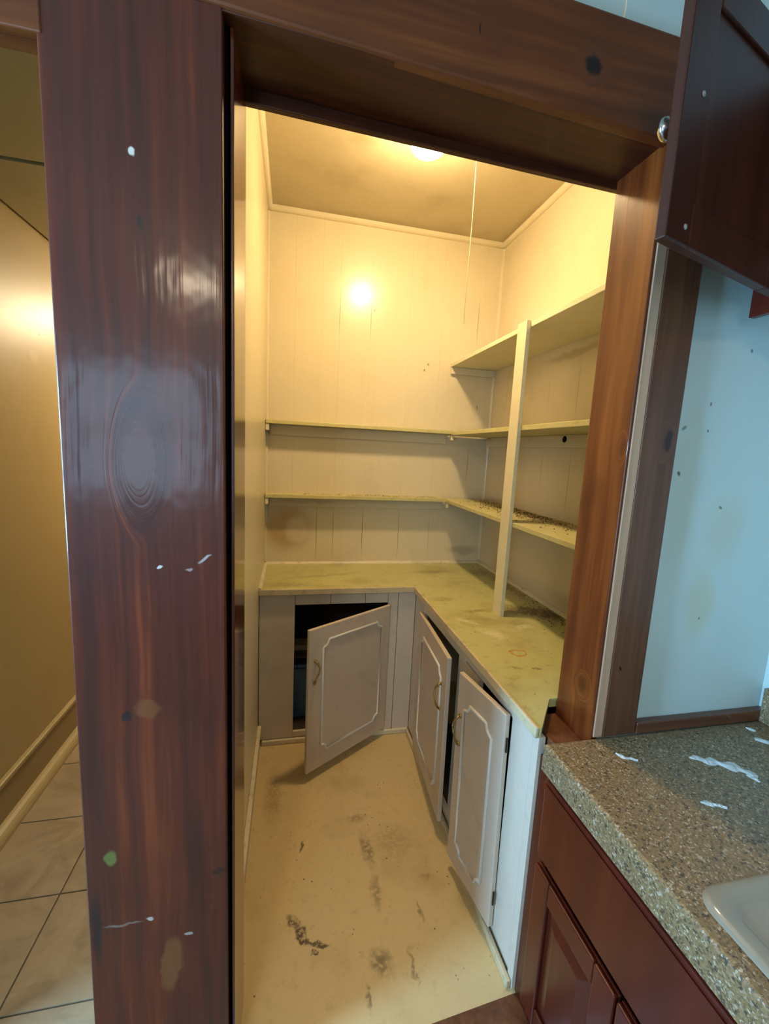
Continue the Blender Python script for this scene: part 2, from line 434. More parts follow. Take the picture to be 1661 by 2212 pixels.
def tile_mat():
    g = G('beige_floor_tile', 0.38)
    v = g.pos()
    n = g.noise(g.vmul(v, (4.5, 4.5, 1)), 1.0, 6, 0.65, 0.8)
    st = g.noise(g.wobble(g.vmul(v, (3, 11, 1)), 1.0, 0.6), 1.0, 4, 0.6)
    col = g.ramp(n, [(0.3, (0.27, 0.195, 0.115, 1)), (0.5, (0.40, 0.295, 0.18, 1)), (0.72, (0.47, 0.36, 0.23, 1))])
    col = g.mix(g.rng(st, 0.56, 0.74, 0, 0.5), col, (0.21, 0.155, 0.09, 1))
    g.color(col)
    g.bump(n, 0.1, 0.004)
    return g.m


def granite_mat():
    g = G('speckled_brown_laminate', 0.4)
    v = g.pos()
    a = g.voro(g.wobble(v, 60, 0.006), 290, True)
    s = g.sep(a)
    col = g.ramp(s[0], [(0.0, (0.15, 0.10, 0.05, 1)), (0.35, (0.235, 0.150, 0.065, 1)), (0.6, (0.31, 0.205, 0.095, 1)), (0.85, (0.25, 0.155, 0.07, 1)), (0.985, (0.50, 0.42, 0.30, 1))])
    b = g.noise(v, 120, 3, 0.6)
    col = g.mix(g.rng(b, 0.56, 0.63, 0, 0.85), col, (0.05, 0.04, 0.03, 1))
    c = g.noise(v, 75, 3, 0.6)
    col = g.mix(g.rng(c, 0.62, 0.70, 0, 0.6), col, (0.55, 0.48, 0.36, 1))
    d = g.noise(v, 6, 4, 0.6)
    col = g.mix(g.rng(d, 0.45, 0.75, 0, 0.35), col, (0.17, 0.12, 0.065, 1))
    g.color(col)
    return g.m


M['tile'] = tile_mat()
M['granite'] = granite_mat()
M['grout'] = plain('dark_grout', (0.16, 0.12, 0.075, 1), 0.9)
M['globe'] = plain('lit_lamp_glass', (0.9, 0.9, 0.85, 1), 0.3, emit=(1.0, 0.70, 0.33, 1), estr=1.0)
M['brass'] = plain('aged_brass', (0.42, 0.28, 0.10, 1), 0.35, metallic=0.9, var=0.35, scale=60)
M['nickel'] = plain('worn_nickel', (0.55, 0.57, 0.58, 1), 0.22, metallic=1.0)
M['porcelain'] = plain('cream_enamel', (0.30, 0.265, 0.19, 1), 0.16, coat=0.5, var=0.04)
M['cord'] = plain('white_cord', (0.55, 0.46, 0.28, 1), 0.6)
M['iron'] = plain('dark_iron', (0.03, 0.025, 0.02, 1), 0.5, metallic=0.6)
M['plaster'] = plain('white_plaster', (0.72, 0.75, 0.72, 1), 0.8, var=0.2, scale=60)
M['flake'] = plain('brown_flake', (0.17, 0.085, 0.028, 1), 0.8)
M['blueplastic'] = plain('blue_plastic', (0.10, 0.22, 0.42, 1), 0.4)
M['paleboard'] = plain('pale_board', (0.42, 0.30, 0.20, 1), 0.6)
M['bumper'] = plain('clear_bumper', (0.4, 0.4, 0.42, 1), 0.3)


# ------------------------------------------------------------------ mesh helpers
def link(name, bm, mat, parent=None, loc=(0, 0, 0), rotz=0.0, smooth=False):
    me = bpy.data.meshes.new(name)
    bmesh.ops.recalc_face_normals(bm, faces=bm.faces)
    bm.to_mesh(me)
    bm.free()
    me.materials.append(M[mat] if isinstance(mat, str) else mat)
    if smooth:
        for p in me.polygons:
            p.use_smooth = True
    o = bpy.data.objects.new(name, me)
    COL.objects.link(o)
    o.location = loc
    o.rotation_euler = (0, 0, rotz)
    o.parent = parent
    return o


def hexa(bm, c):
    vs = [bm.verts.new(p) for p in c]
    for f in ((0, 3, 2, 1), (4, 5, 6, 7), (0, 1, 5, 4), (1, 2, 6, 5), (2, 3, 7, 6), (3, 0, 4, 7)):
        bm.faces.new([vs[i] for i in f])
    return vs


def bxm(bm, x0, x1, y0, y1, z0, z1, bev=0.0):
    vs = hexa(bm, [(x0, y0, z0), (x1, y0, z0), (x1, y1, z0), (x0, y1, z0),
                   (x0, y0, z1), (x1, y0, z1), (x1, y1, z1), (x0, y1, z1)])
    if bev:
        es = list({e for v in vs for e in v.link_edges})
        bmesh.ops.bevel(bm, geom=es, offset=bev, segments=2, affect='EDGES', profile=0.5)


def wloc(o):
    v = Vector((0, 0, 0))
    while o:
        v += o.location
        o = o.parent
    return v


def box(name, x0, x1, y0, y1, z0, z1, mat, parent=None, bev=0.0):
    """a box in world coordinates whose origin is its base centre (or its parent's frame, unrotated parents)"""
    cx, cy = (x0 + x1) / 2, (y0 + y1) / 2
    bm = bmesh.new()
    bxm(bm, x0 - cx, x1 - cx, y0 - cy, y1 - cy, 0, z1 - z0, bev)
    l = Vector((cx, cy, z0)) - wloc(parent)
    return link(name, bm, mat, parent, l)


def lbox(name, x0, x1, y0, y1, z0, z1, mat, parent, bev=0.0):
    """a box in its parent's local frame"""
    bm = bmesh.new()
    bxm(bm, x0, x1, y0, y1, z0, z1, bev)
    return link(name, bm, mat, parent)


def hexo(name, corners, mat, parent=None, bev=0.0):
    bm = bmesh.new()
    vs = hexa(bm, corners)
    if bev:
        bmesh.ops.bevel(bm, geom=list(bm.edges), offset=bev, segments=2, affect='EDGES', profile=0.5)
    return link(name, bm, mat, parent)


def tube(bm, pts, r, seg=8, closed=False, flat=1.0, nrm=None):
    pts = [Vector(p) for p in pts]
    n = len(pts)
    rings = []
    for i, p in enumerate(pts):
        a = pts[(i - 1) % n] if closed or i > 0 else p
        b = pts[(i + 1) % n] if closed or i < n - 1 else p
        t = (b - a).normalized()
        up = Vector(nrm) if nrm else (Vector((0, 0, 1)) if abs(t.z) < 0.9 else Vector((1, 0, 0)))
        s = t.cross(up).normalized()
        u = s.cross(t).normalized()
        rr = r[i] if isinstance(r, (list, tuple)) else r
        rings.append([bm.verts.new(p + s * (math.cos(2 * math.pi * k / seg) * rr) + u * (math.sin(2 * math.pi * k / seg) * rr * flat)) for k in range(seg)])
    m = n if closed else n - 1
    for i in range(m):
        A, B = rings[i], rings[(i + 1) % n]
        for k in range(seg):
            bm.faces.new((A[k], A[(k + 1) % seg], B[(k + 1) % seg], B[k]))
    if not closed:
        bm.faces.new(rings[0][::-1])
        bm.faces.new(rings[-1])


def lathe(bm, prof, seg=32, mat=None):
    rings = []
    for r, z in prof:
        if r < 1e-5:
            rings.append([bm.verts.new((0, 0, z))])
        else:
            rings.append([bm.verts.new((r * math.cos(2 * math.pi * k / seg), r * math.sin(2 * math.pi * k / seg), z)) for k in range(seg)])
    for A, B in zip(rings, rings[1:]):
        for k in range(seg):
            if len(A) == 1 and len(B) == 1:
                continue
            if len(A) == 1:
                bm.faces.new((A[0], B[(k + 1) % seg], B[k]))
            elif len(B) == 1:
                bm.faces.new((A[k], A[(k + 1) % seg], B[0]))
            else:
                bm.faces.new((A[k], A[(k + 1) % seg], B[(k + 1) % seg], B[k]))
    if mat is not None:
        bmesh.ops.transform(bm, matrix=mat, verts=bm.verts)


def tag(o, label, cat, group=None):
    o['label'] = label
    o['category'] = cat
    if group:
        o['group'] = group
    return o


def thing(name, label, cat, loc=(0, 0, 0), group=None):
    o = bpy.data.objects.new(name, None)
    COL.objects.link(o)
    o.location = loc
    return tag(o, label, cat, group)


def struct(o, label=None):
    o['kind'] = 'structure'
    if label:
        o['label'] = label
    return o


# ------------------------------------------------------------------ pantry shell
PW, PD, PH = 1.482, 1.821, 3.027
JB = 0.162            # depth of the doorway
struct(box('floor', -0.02, PW + 0.02, -0.025, PD + 0.02, -0.03, 0.0, 'vinyl'), 'yellowed vinyl floor of the pantry')

wb = struct(box('wall_back', -0.02, PW + 0.02, PD + 0.012, PD + 0.06, 0, PH + 0.03, 'gap'), 'cream painted board wall at the back of the pantry')
ed = [0.0, 0.162, 0.322, 0.43, 0.625, 0.874, 1.09, 1.338, PW]
for i in range(len(ed) - 1):
    dy = random.uniform(-0.0006, 0.0006)
    box('plank', ed[i] + 0.0001, ed[i + 1] - 0.0001, PD + dy, PD + 0.014, 0.0, PH, 'wall_cream', wb, 0.0004)
wr = struct(box('wall_right', PW + 0.012, PW + 0.06, JB, PD + 0.06, 0, PH + 0.03, 'gap'), 'cream painted board wall right of the pantry shelves')
ed = [0.18, 0.42, 0.66, 0.91, 1.15, 1.385, 1.62, PD]
for i in range(len(ed) - 1):
    dx = random.uniform(-0.0006, 0.0006)
    box('plank', PW + dx, PW + 0.014, ed[i] + 0.0001, ed[i + 1] - 0.0001, 0.0, PH, 'wall_cream', wr, 0.0004)
struct(box('wall_left', -0.06, 0.0, JB + 0.016, PD + 0.06, 0, PH + 0.03, 'wall_side'), 'smooth cream wall left of the pantry')
struct(box('ceiling', -0.06, PW + 0.06, JB, PD + 0.06, PH, PH + 0.05, 'ceiling'), 'stained yellowed pantry ceiling')


def quarter(name, a, b, out, up, r, mat):
    """quarter-round strip from a to b; out and up are the two faces it leans on"""
    bm = bmesh.new()
    a, b, out, up = Vector(a), Vector(b), Vector(out), Vector(up)
    sec = [Vector((0, 0, 0))] + [out * (r * math.cos(t * math.pi / 10)) + up * (r * math.sin(t * math.pi / 10)) for t in range(6)]
    A = [bm.verts.new(a + s) for s in sec]
    B = [bm.verts.new(b + s) for s in sec]
    n = len(sec)
    for i in range(n):
        bm.faces.new((A[i], A[(i + 1) % n], B[(i + 1) % n], B[i]))
    bm.faces.new(A[::-1])
    bm.faces.new(B)
    return struct(link(name, bm, mat))


quarter('trim_1', (0, PD, PH), (PW, PD, PH), (0, -1, 0), (0, 0, -1), 0.026, 'wall_cream')
quarter('trim_2', (PW, JB + 0.02, PH), (PW, PD, PH), (-1, 0, 0), (0, 0, -1), 0.026, 'wall_cream')
quarter('trim_3', (0, JB + 0.02, PH), (0, PD, PH), (1, 0, 0), (0, 0, -1), 0.026, 'wall_cream')
quarter('trim_4', (PW, PD, 0.93), (PW, PD, PH - 0.03), (-1, 0, 0), (0, -1, 0), 0.016, 'wall_cream')
quarter('trim_5', (0, PD, 0.93), (0, PD, PH - 0.03), (1, 0, 0), (0, -1, 0), 0.014, 'wall_cream')
# strips where the worktop meets the walls
quarter('trim_6', (0.0, PD, 0.905), (PW, PD, 0.905), (0, -1, 0), (0, 0, 1), 0.020, 'trim_cream')
quarter('trim_7', (PW, 0.19, 0.905), (PW, PD, 0.905), (-1, 0, 0), (0, 0, 1), 0.020, 'trim_cream')
quarter('trim_8', (0.0, 1.30, 0.905), (0.0, PD, 0.905), (1, 0, 0), (0, 0, 1), 0.018, 'trim_cream')
bl = struct(box('baseboard_left', 0.0, 0.014, 0.19, 1.30, 0.0, 0.115, 'cab_paint'), 'cream baseboard along the left pantry wall')
box('cap_strip', 0.0, 0.020, 0.19, 1.302, 0.115, 0.132, 'trim_cream', bl, 0.004)

# ------------------------------------------------------------------ doorway between kitchen and pantry
XJ = 0.992
struct(hexo('trim_9', [(-0.271, 0.0, 0), (0.028, 0.0, 0), (0.028, 0.024, 0), (-0.271, 0.024, 0),
                       (-0.271, 0.0, 2.438), (0.025, 0.0, 2.443), (0.025, 0.024, 2.443), (-0.271, 0.024, 2.438)], 'post_wood', bev=0.003),
       'wide dark stained board facing the kitchen left of the pantry doorway')
struct(hexo('trim_10', [(-0.275, -0.004, 2.452), (1.14, -0.004, 2.392), (1.14, 0.022, 2.392), (-0.275, 0.022, 2.452),
                        (-0.275, -0.004, 2.64), (1.14, -0.004, 2.604), (1.14, 0.022, 2.604), (-0.275, 0.022, 2.64)], 'header_wood', bev=0.006),
       'brown stained header board over the pantry doorway')
struct(hexo('trim_11', [(0.02, 0.002, 2.436), (1.03, 0.002, 2.404), (1.03, JB, 2.404), (0.02, JB, 2.436),
                        (0.02, 0.002, 2.47), (1.03, 0.002, 2.47), (1.03, JB, 2.47), (0.02, JB, 2.47)], 'soffit_wood', bev=0.002),
       'dark varnished underside of the doorway header')
struct(hexo('trim_12', [(0.0, JB, 2.408), (1.03, JB, 2.386), (1.03, JB + 0.016, 2.386), (0.0, JB + 0.016, 2.408),
                        (0.0, JB, 2.50), (1.03, JB, 2.50), (1.03, JB + 0.016, 2.50), (0.0, JB + 0.016, 2.50)], 'soffit_wood', bev=0.002),
       'narrow brown strip at the back of the header')
struct(box('trim_13', XJ, XJ + 0.022, 0.003, JB, 0.0, 2.43, 'jamb_wood', bev=0.003), 'orange brown varnished jamb on the right of the doorway')
struct(box('trim_14', XJ + 0.006, 1.0245, -0.002, 0.003, 0.905, 2.43, 'raw_wood', bev=0.001), 'thin pale raw wood edge beside the right jamb')
struct(box('trim_15', 1.0255, 1.132, -0.004, 0.02, 0.905, 2.40, 'casing_wood', bev=0.003), 'weathered brown casing board right of the doorway')
struct(hexo('trim_16', [(0.034, 0.028, 0), (0.0415, 0.028, 0), (0.048, JB, 0), (0.034, JB, 0),
                        (0.034, 0.028, 2.436), (0.0415, 0.028, 2.436), (0.048, JB, 2.436), (0.034, JB, 2.436)], 'jamb_dark', bev=0.002),
       'dark varnished jamb on the left of the doorway')
struct(box('trim_17', 0.030, 0.0475, JB, JB + 0.018, 0.0, 2.43, 'jamb_dark', bev=0.002), 'thin dark edge strip at the back of the left jamb')
struct(hexo('trim_18', [(0.03, -0.03, -0.03), (0.885, -0.03, -0.03), (0.885, 0.047, -0.03), (0.03, -0.02, -0.03),
                        (0.03, -0.03, 0.0018), (0.885, -0.03, 0.0018), (0.885, 0.047, 0.0018), (0.03, -0.02, 0.0018)], 'casing_wood', bev=0.0005), 'worn brown wooden threshold of the pantry')

struct(box('trim_22', 0.8990, 0.9915, 0.004, JB, 0.0, 0.872, 'casing_wood', bev=0.002), 'brown filler board below the worktop end at the right jamb')

# the wall the doorway stands in, kitchen side
struct(box('wall_front', 1.012, 1.62, 0.018, JB, 0, 3.03, 'kitchen_wall'), 'pale blue painted kitchen wall right of the doorway')
struct(box('wall_front_pier', -0.262, 0.03, 0.024, JB + 0.016, 0, 2.44, 'gap'), 'wall pier between the hall and the pantry doorway')
top = struct(box('wall_front_top', -1.02, 0.852, 0.018, 0.049, 2.60, 3.03, 'kitchen_wall'), 'pale blue wall above the header board')
box('wall_panel', 0.8545, 1.62, 0.016, 0.019, 2.60, 3.03, 'kitchen_wall', top)
struct(box('wall_front_lintel', -1.02, -0.262, 0.018, 0.05, 2.3335, 2.60, 'header_wood'), 'wall above the hall opening')
struct(box('trim_19', -1.02, -0.262, -0.002, 0.018, 2.333, 2.47, 'header_wood', bev=0.003), 'brown stained lintel board over the hall opening')
struct(box('wall_front_far', -2.45, -1.02, 0.018, JB, 0, 3.03, 'kit_plain'), 'kitchen wall left of the hall opening')

# ------------------------------------------------------------------ hall seen past the post
HX = -1.016
struct(box('wall_hall', HX - 0.06, HX, 0.05, 3.3, 0, 2.62, 'hall_wall'), 'glossy ochre hall wall at the left edge')
struct(box('wall_hall_end', HX - 0.06, -0.06, 3.3, 3.36, 0, 2.62, 'hall_wall'), 'end wall of the hall')
struct(box('wall_hall_near', -0.12, -0.06, JB + 0.016, 3.3, 0, 2.62, 'hall_wall'), 'hall wall backing the pantry')
hc = struct(box('ceiling_hall', HX - 0.06, -0.06, 0.05, 3.36, 2.606, 2.66, 'gap'), 'hall ceiling of panels with dark open joints')
box('ceiling_panel', HX + 0.018, -0.12, 0.052, 0.902, 2.589, 2.607, 'hall_ceiling', hc, 0.001)
box('ceiling_panel', HX + 0.018, -0.12, 0.924, 2.13, 2.589, 2.607, 'hall_ceiling', hc, 0.001)
box('ceiling_panel', HX + 0.018, -0.12, 2.15, 3.3, 2.589, 2.607, 'hall_ceiling', hc, 0.001)
bh = struct(box('baseboard_hall', HX, HX + 0.016, JB, 3.3, 0.0, 0.20, 'hall_base', bev=0.003), 'tall brown baseboard along the ochre hall wall')
box('cap_strip', HX, HX + 0.026, JB, 3.3, 0.20, 0.222, 'hall_wall', bh, 0.005)
quarter('trim_20', (HX + 0.016, JB, 0.0), (HX + 0.016, 3.3, 0.0), (1, 0, 0), (0, 0, 1), 0.045, 'hall_wall')
fh = struct(box('floor_hall', HX - 0.02, -0.06, -0.1, 3.3, -0.04, -0.004, 'grout'), 'beige ceramic tile floor of the hall')
P = 0.352
for i in range(4):
    for j in range(-2, 9):
        x0, y0 = -0.995 - P * 0 + (i - 0) * P, 0.262 + j * P
        x1, y1 = min(x0 + P, -0.13), min(y0 + P, 3.29)
        y0 = max(y0, -0.09)
        if x1 - x0 < 0.04 or y1 - y0 < 0.04:
            continue
        box('tile', x0 + 0.0025, x1 - 0.0025, y0 + 0.0025, y1 - 0.0025, -0.012, 0.0, 'tile', fh, 0.0015)

# ------------------------------------------------------------------ kitchen shell behind the viewpoint
fk = struct(box('floor_kitchen', -2.45, 1.62, -3.2, -0.1, -0.04, -0.004, 'tile'), 'kitchen floor')
struct(box('ceiling_kitchen', -2.5, 1.68, -3.26, JB, 3.03, 3.08, 'kit_plain'), 'kitchen ceiling')
struct(box('wall_kitchen_right', 1.605, 1.66, -3.2, 0.018, 0, 3.03, 'kitchen_wall'), 'kitchen wall behind the worktop')


def wall_with_window(base, axis, pos, a0, a1, w0, w1, z0, z1):
    """four pieces of wall round a window, axis 0: wall runs along x at y=pos, axis 1: along y at x=pos"""
    def piece(n, p0, p1, q0, q1):
        if axis == 0:
            return box(n, p0, p1, pos - 0.05, pos, q0, q1, 'kit_plain')
        return box(n, pos - 0.05, pos, p0, p1, q0, q1, 'kit_plain')
    struct(piece(base, a0, w0, 0, 3.03), 'kitchen wall beside a window')
    struct(piece(base + '_beyond', w1, a1, 0, 3.03), 'kitchen wall beyond a window')
    struct(piece(base + '_under', w0, w1, 0, z0), 'kitchen wall under a window')
    struct(piece(base + '_over', w0, w1, z1, 3.03), 'kitchen wall over a window')


wall_with_window('wall_rear', 0, -3.15, -2.45, 1.66, -1.75, -0.55, 1.15, 2.35)
wall_with_window('wall_side', 1, -2.36, -3.15, 0.018, -0.90, -0.345, 0.90, 2.20)


def window_frame(name, axis, pos, w0, w1, z0, z1, label):
    w = bpy.data.objects.new(name, None)
    COL.objects.link(w)
    w.location = ((w0 + w1) / 2, pos, z0) if axis == 0 else (pos, (w0 + w1) / 2, z0)
    struct(w, label)

    def bar(n, p0, p1, q0, q1):
        if axis == 0:
            box(n, p0, p1, pos - 0.04, pos, q0, q1, 'kit_plain', w, 0.003)
        else:
            box(n, pos - 0.04, pos, p0, p1, q0, q1, 'kit_plain', w, 0.003)
    bar('stile', w0, w0 + 0.04, z0, z1)
    bar('stile', w1 - 0.04, w1, z0, z1)
    bar('rail', w0 + 0.04, w1 - 0.04, z0, z0 + 0.04)
    bar('rail', w0 + 0.04, w1 - 0.04, z1 - 0.04, z1)
    zm = (z0 + z1) / 2
    bar('meeting_rail', w0 + 0.04, w1 - 0.04, zm - 0.02, zm + 0.02)


window_frame('window_1', 0, -3.15, -1.75, -0.55, 1.15, 2.35, 'white sash window behind the viewpoint')
window_frame('window_2', 1, -2.36, -0.90, -0.345, 0.90, 2.20, 'white sash window to the left of the viewpoint')


# ------------------------------------------------------------------ lamps (their own light lives here)
def lamp_globe(name, label, loc, top, r, power, col, cat='lamp', group=None, side=0.3):
    t = thing(name, label, cat, (loc[0], loc[1], top), group)
    z = loc[2] - top
    bowl = [(0.0, z - r * 0.5)] + [(r * math.sin(a) ** 0.85, z - r * 0.5 * math.cos(a)) for a in [math.pi * k / 16 for k in range(1, 9)]]
    band = [(r, z + 0.0005), (r, z + 0.015), (r * 0.94, z + 0.04), (r * 0.72, z + 0.055)]
    A = math.pi * r * r * 1.45
    B = 2 * math.pi * r * 0.055
    unit = power / (math.pi * (A * 1.0 + B * side))
    for part, prof, k in (('glass_bowl', bowl, 1.0), ('glass_band', band, side)):
        g = G(name + '_' + part, 0.3)
        g.color((0.9, 0.88, 0.8, 1))
        g.b.inputs['Emission Color'].default_value = col
        g.b.inputs['Emission Strength'].default_value = unit * k
        bm = bmesh.new()
        lathe(bm, prof, 20)
        link(part, bm, g.m, t, smooth=True)
    bm = bmesh.new()
    lathe(bm, [(0.0, -0.001), (r * 1.5, -0.001), (r * 1.5, -0.012), (r * 1.25, -0.026), (r * 0.78, -0.034), (r * 0.74, z + 0.056), (0.0, z + 0.056)], 32)  # base made wider, out of view, to shield the ceiling from lamp light
    link('shield_base', bm, 'porcelain', t, smooth=False)
    return t


lamp_globe('ceiling_lamp', 'lit white glass ceiling lamp half hidden by the pantry header', (0.684, 0.935, 2.915), PH, 0.072, LAMP_POWER, (1.0, 0.735, 0.40, 1))
lamp_globe('ceiling_lamp', 'lit hall ceiling lamp hidden behind the wide dark post', (-0.45, 2.55, 2.46), 2.589, 0.10, HALL_POWER, (1.0, 0.83, 0.54, 1))
lamp_globe('ceiling_lamp', 'kitchen ceiling lamp above and behind the viewpoint', (-0.55, -2.55, 2.80), 3.03, 0.16, KITCHEN_LAMP_POWER, (1.0, 0.80, 0.55, 1))

bm = bmesh.new()
pts = []
for k in range(25):
    s = k / 24
    z = 3.025 - s * (3.025 - 2.245)
    pts.append((0.902 + 0.006 * math.sin(s * 5.2 + 0.6) * s, 0.95 + 0.003 * math.sin(s * 7), z))
tube(bm, pts, [0.0016] * 23 + [0.0019, 0.0012], 6)
cord = link('pull_cord', bm, 'cord', None)
tag(cord, 'thin white pull cord hanging from the pantry ceiling', 'cord')

# ------------------------------------------------------------------ shelves
YS, XS = 1.71, 1.167


def shelf_back(z, label):
    t = thing('shelf', label, 'shelf', (0.6, PD, z - 0.03), 'painted pantry shelves')
    box('board', 0.003, XS - 0.0005, YS, PD - 0.001, z - 0.022, z, 'shelf_paint', t, 0.002)
    box('cleat', 0.002, 0.022, YS + 0.006, PD - 0.002, z - 0.062, z - 0.0225, 'cleat_paint', t, 0.002)
    box('cleat', 0.022, XS, PD - 0.018, PD - 0.002, z - 0.085, z - 0.0225, 'wall_cream', t, 0.002)
    return t


def shelf_side(z, label, z_front=None, y0=0.19):
    t = thing('shelf', label, 'shelf', (PW, 1.0, z - 0.03), 'painted pantry shelves')
    box('board', XS, PW - 0.001, y0, PD - 0.022 if z < 2.1 else PD - 0.002, z - 0.022, z, 'shelf_paint' if z < 2.1 else 'post_paint', t, 0.002)
    if z < 2.1:
        box('cleat', XS + 0.001, XS + 0.019, YS + 0.004, YS + 0.03, z - 0.055, z - 0.0225, 'cleat_paint', t, 0.002)
        box('cleat', PW - 0.018, PW - 0.002, y0, PD - 0.022, z - 0.085, z - 0.0225, 'wall_cream', t, 0.002)
    else:
        box('cleat', XS + 0.004, PW - 0.01, PD - 0.022, PD - 0.002, z - 0.066, z - 0.0225, 'wall_cream', t, 0.002)
    return t


shelf_back(1.819, 'upper narrow shelf along the back wall of the pantry')
shelf_back(1.375, 'lower narrow shelf along the back wall of the pantry')
shelf_side(2.256, 'topmost deep shelf on the right pantry wall')
shelf_side(1.812, 'middle shelf on the right pantry wall with a round hole below')
shelf_side(1.368, 'lowest right shelf covered with brown debris behind the post')
post = thing('shelf_post', 'slim cream wooden post holding the right pantry shelves above the worktop', 'post', (XS - 0.012, 0.88, 0.905))
box('upright', XS - 0.0205, XS - 0.0005, 0.842, 0.922, 0.907, 2.262, 'post_paint', post, 0.002)

# round hole with dark rim in the right wall
bm = bmesh.new()
lathe(bm, [(0.0, 0.0), (0.014, 0.0), (0.016, 0.002), (0.013, 0.004), (0.0, 0.002)], 16, Matrix.Rotation(-math.pi / 2, 4, 'Y'))
h = link('wall_hole', bm, 'gap', wr, Vector((PW - 0.0185, 0.945, 1.768)) - wloc(wr))

# debris on the lowest shelves
bm = bmesh.new()
rd = random.Random(3)


def flake(bm, x, y, z, s):
    a = rd.uniform(0, 6.28)
    b = [Vector((math.cos(a + k * 2.09) * s * rd.uniform(0.4, 1.3), math.sin(a + k * 2.09) * s * rd.uniform(0.4, 1.3), rd.uniform(0, s * 0.5))) + Vector((x, y, z)) for k in range(3)]
    t = Vector((x, y, z + s * rd.uniform(0.3, 0.9)))
    v = [bm.verts.new(q) for q in b + [t]]
    for f in ((0, 1, 3), (1, 2, 3), (2, 0, 3), (2, 1, 0)):
        bm.faces.new([v[i] for i in f])


for k in range(1500):
    u = rd.random()
    y = rd.choice([rd.uniform(0.2, 1.75), rd.gauss(1.0, 0.14), rd.gauss(1.35, 0.2)])
    if not 0.22 < y < 1.78:
        continue
    x = PW - 0.03 - abs(rd.gauss(0, 0.10))
    if x < XS + 0.01:
        continue
    flake(bm, x, y, 1.3685, rd.uniform(0.002, 0.007))
for k in range(420):
    flake(bm, rd.uniform(0.12, 1.15) ** 0.7, rd.uniform(YS + 0.006, PD - 0.025), 1.3755, rd.uniform(0.0015, 0.005))
d = link('debris', bm, 'flake', None)
d['kind'] = 'stuff'
tag(d, 'brown flaky debris scattered over the lowest pantry shelf', 'debris')
bm = bmesh.new()
for k in range(700):
    y = rd.choice([rd.gauss(0.80, 0.10), rd.uniform(0.3, 1.7)])
    x = PW - 0.03 - abs(rd.gauss(0, 0.06))
    if not (0.25 < y < 1.78 and x > 1.2):
        continue
    flake(bm, x, y, 0.9115, rd.uniform(0.002, 0.006))
d = link('debris', bm, 'flake', None)
d['kind'] = 'stuff'
tag(d, 'dark crumbs along the wall on the green pantry worktop', 'debris')

# ------------------------------------------------------------------ worktop
XC, YC, ZC = 0.854, 1.30, 0.911
wt = thing('worktop', 'pale green painted worktop running round the corner of the pantry', 'worktop', (1.1, 1.4, 0.88))
bm = bmesh.new()
poly = [(0.001, YC + 0.008), (XC + 0.008, YC + 0.008), (XC + 0.008, 0.06), (PW - 0.001, 0.06), (PW - 0.001, PD - 0.001), (0.001, PD - 0.001)]
poly[2] = (XC + 0.008, 0.048)
poly[3] = (XC + 0.014, 0.048)
poly = poly[:4] + [(XJ - 0.012, JB + 0.02), (PW - 0.001, JB + 0.02)] + poly[4:]
lo = [bm.verts.new((x - 1.1, y - 1.4, 0.0)) for x, y in poly]
hi = [bm.verts.new((x - 1.1, y - 1.4, 0.029)) for x, y in poly]
bm.faces.new(lo[::-1])
bm.faces.new(hi)
for i in range(len(poly)):
    j = (i + 1) % len(poly)
    bm.faces.new((lo[i], lo[j], hi[j], hi[i]))
link('top_board', bm, 'worktop', wt)
box('edge_strip', 0.001, XC + 0.0005, YC - 0.004, YC + 0.0075, 0.880, 0.913, 'edge_strip', wt, 0.003)
box('edge_strip', XC - 0.004, XC + 0.0075, 0.048, YC - 0.0045, 0.880, 0.913, 'edge_strip', wt, 0.003)

# ------------------------------------------------------------------ handles and cabinet doors
def handle(parent, x, z, out, length=0.115, mat='brass', lean=0.0):
    """curved bail handle with two rosettes; out = local outward side (+1/-1) of the door face at y"""
    yf = out[0]
    s = out[1]
    bm = bmesh.new()
    pts = []
    for k in range(17):
        t = k / 16
        zz = (t - 0.5) * length
        lift = math.sin(math.pi * t) ** 0.7 * 0.024
        pts.append((x + lean * math.sin(2 * math.pi * t) * 0.010, yf + s * (0.004 + lift), z + zz))
    rad = [0.0032 + 0.0022 * abs(math.cos(math.pi * k / 16)) ** 3 + 0.0012 * math.exp(-((k - 8) / 2.0) ** 2) for k in range(17)]
    tube(bm, pts, rad, 8)
    h = link('handle', bm, mat, parent, smooth=True)
    for e in (-1, 1):
        bm = bmesh.new()
        lathe(bm, [(0.0, 0.0), (0.009, 0.0), (0.0085, 0.003), (0.005, 0.006), (0.0, 0.0065)], 14,
              Matrix.Translation((x, yf, z + e * length / 2)) @ Matrix.Rotation(-s * math.pi / 2, 4, 'X'))
        link('rosette', bm, mat, parent, smooth=True)
    return h


def moulding(parent, x0, x1, z0, z1, yf, s, r=0.0065, sc=0.034):
    """raised half-round bead with scooped corners"""
    pts = []

    def scoop(cx, cz, a0, a1):
        for k in range(7):
            a = math.radians(a0 + (a1 - a0) * k / 6)
            pts.append((cx + sc * math.cos(a), yf + s * 0.001, cz + sc * math.sin(a)))
    scoop(x0, z0, 90, 0)
    scoop(x1, z0, 180, 90)
    scoop(x1, z1, 270, 180)
    scoop(x0, z1, 360, 270)
    bm = bmesh.new()
    tube(bm, pts, r, 8, closed=True, flat=1.0, nrm=(0, 1, 0))
    return link('moulding', bm, 'mould_paint', parent, smooth=True)


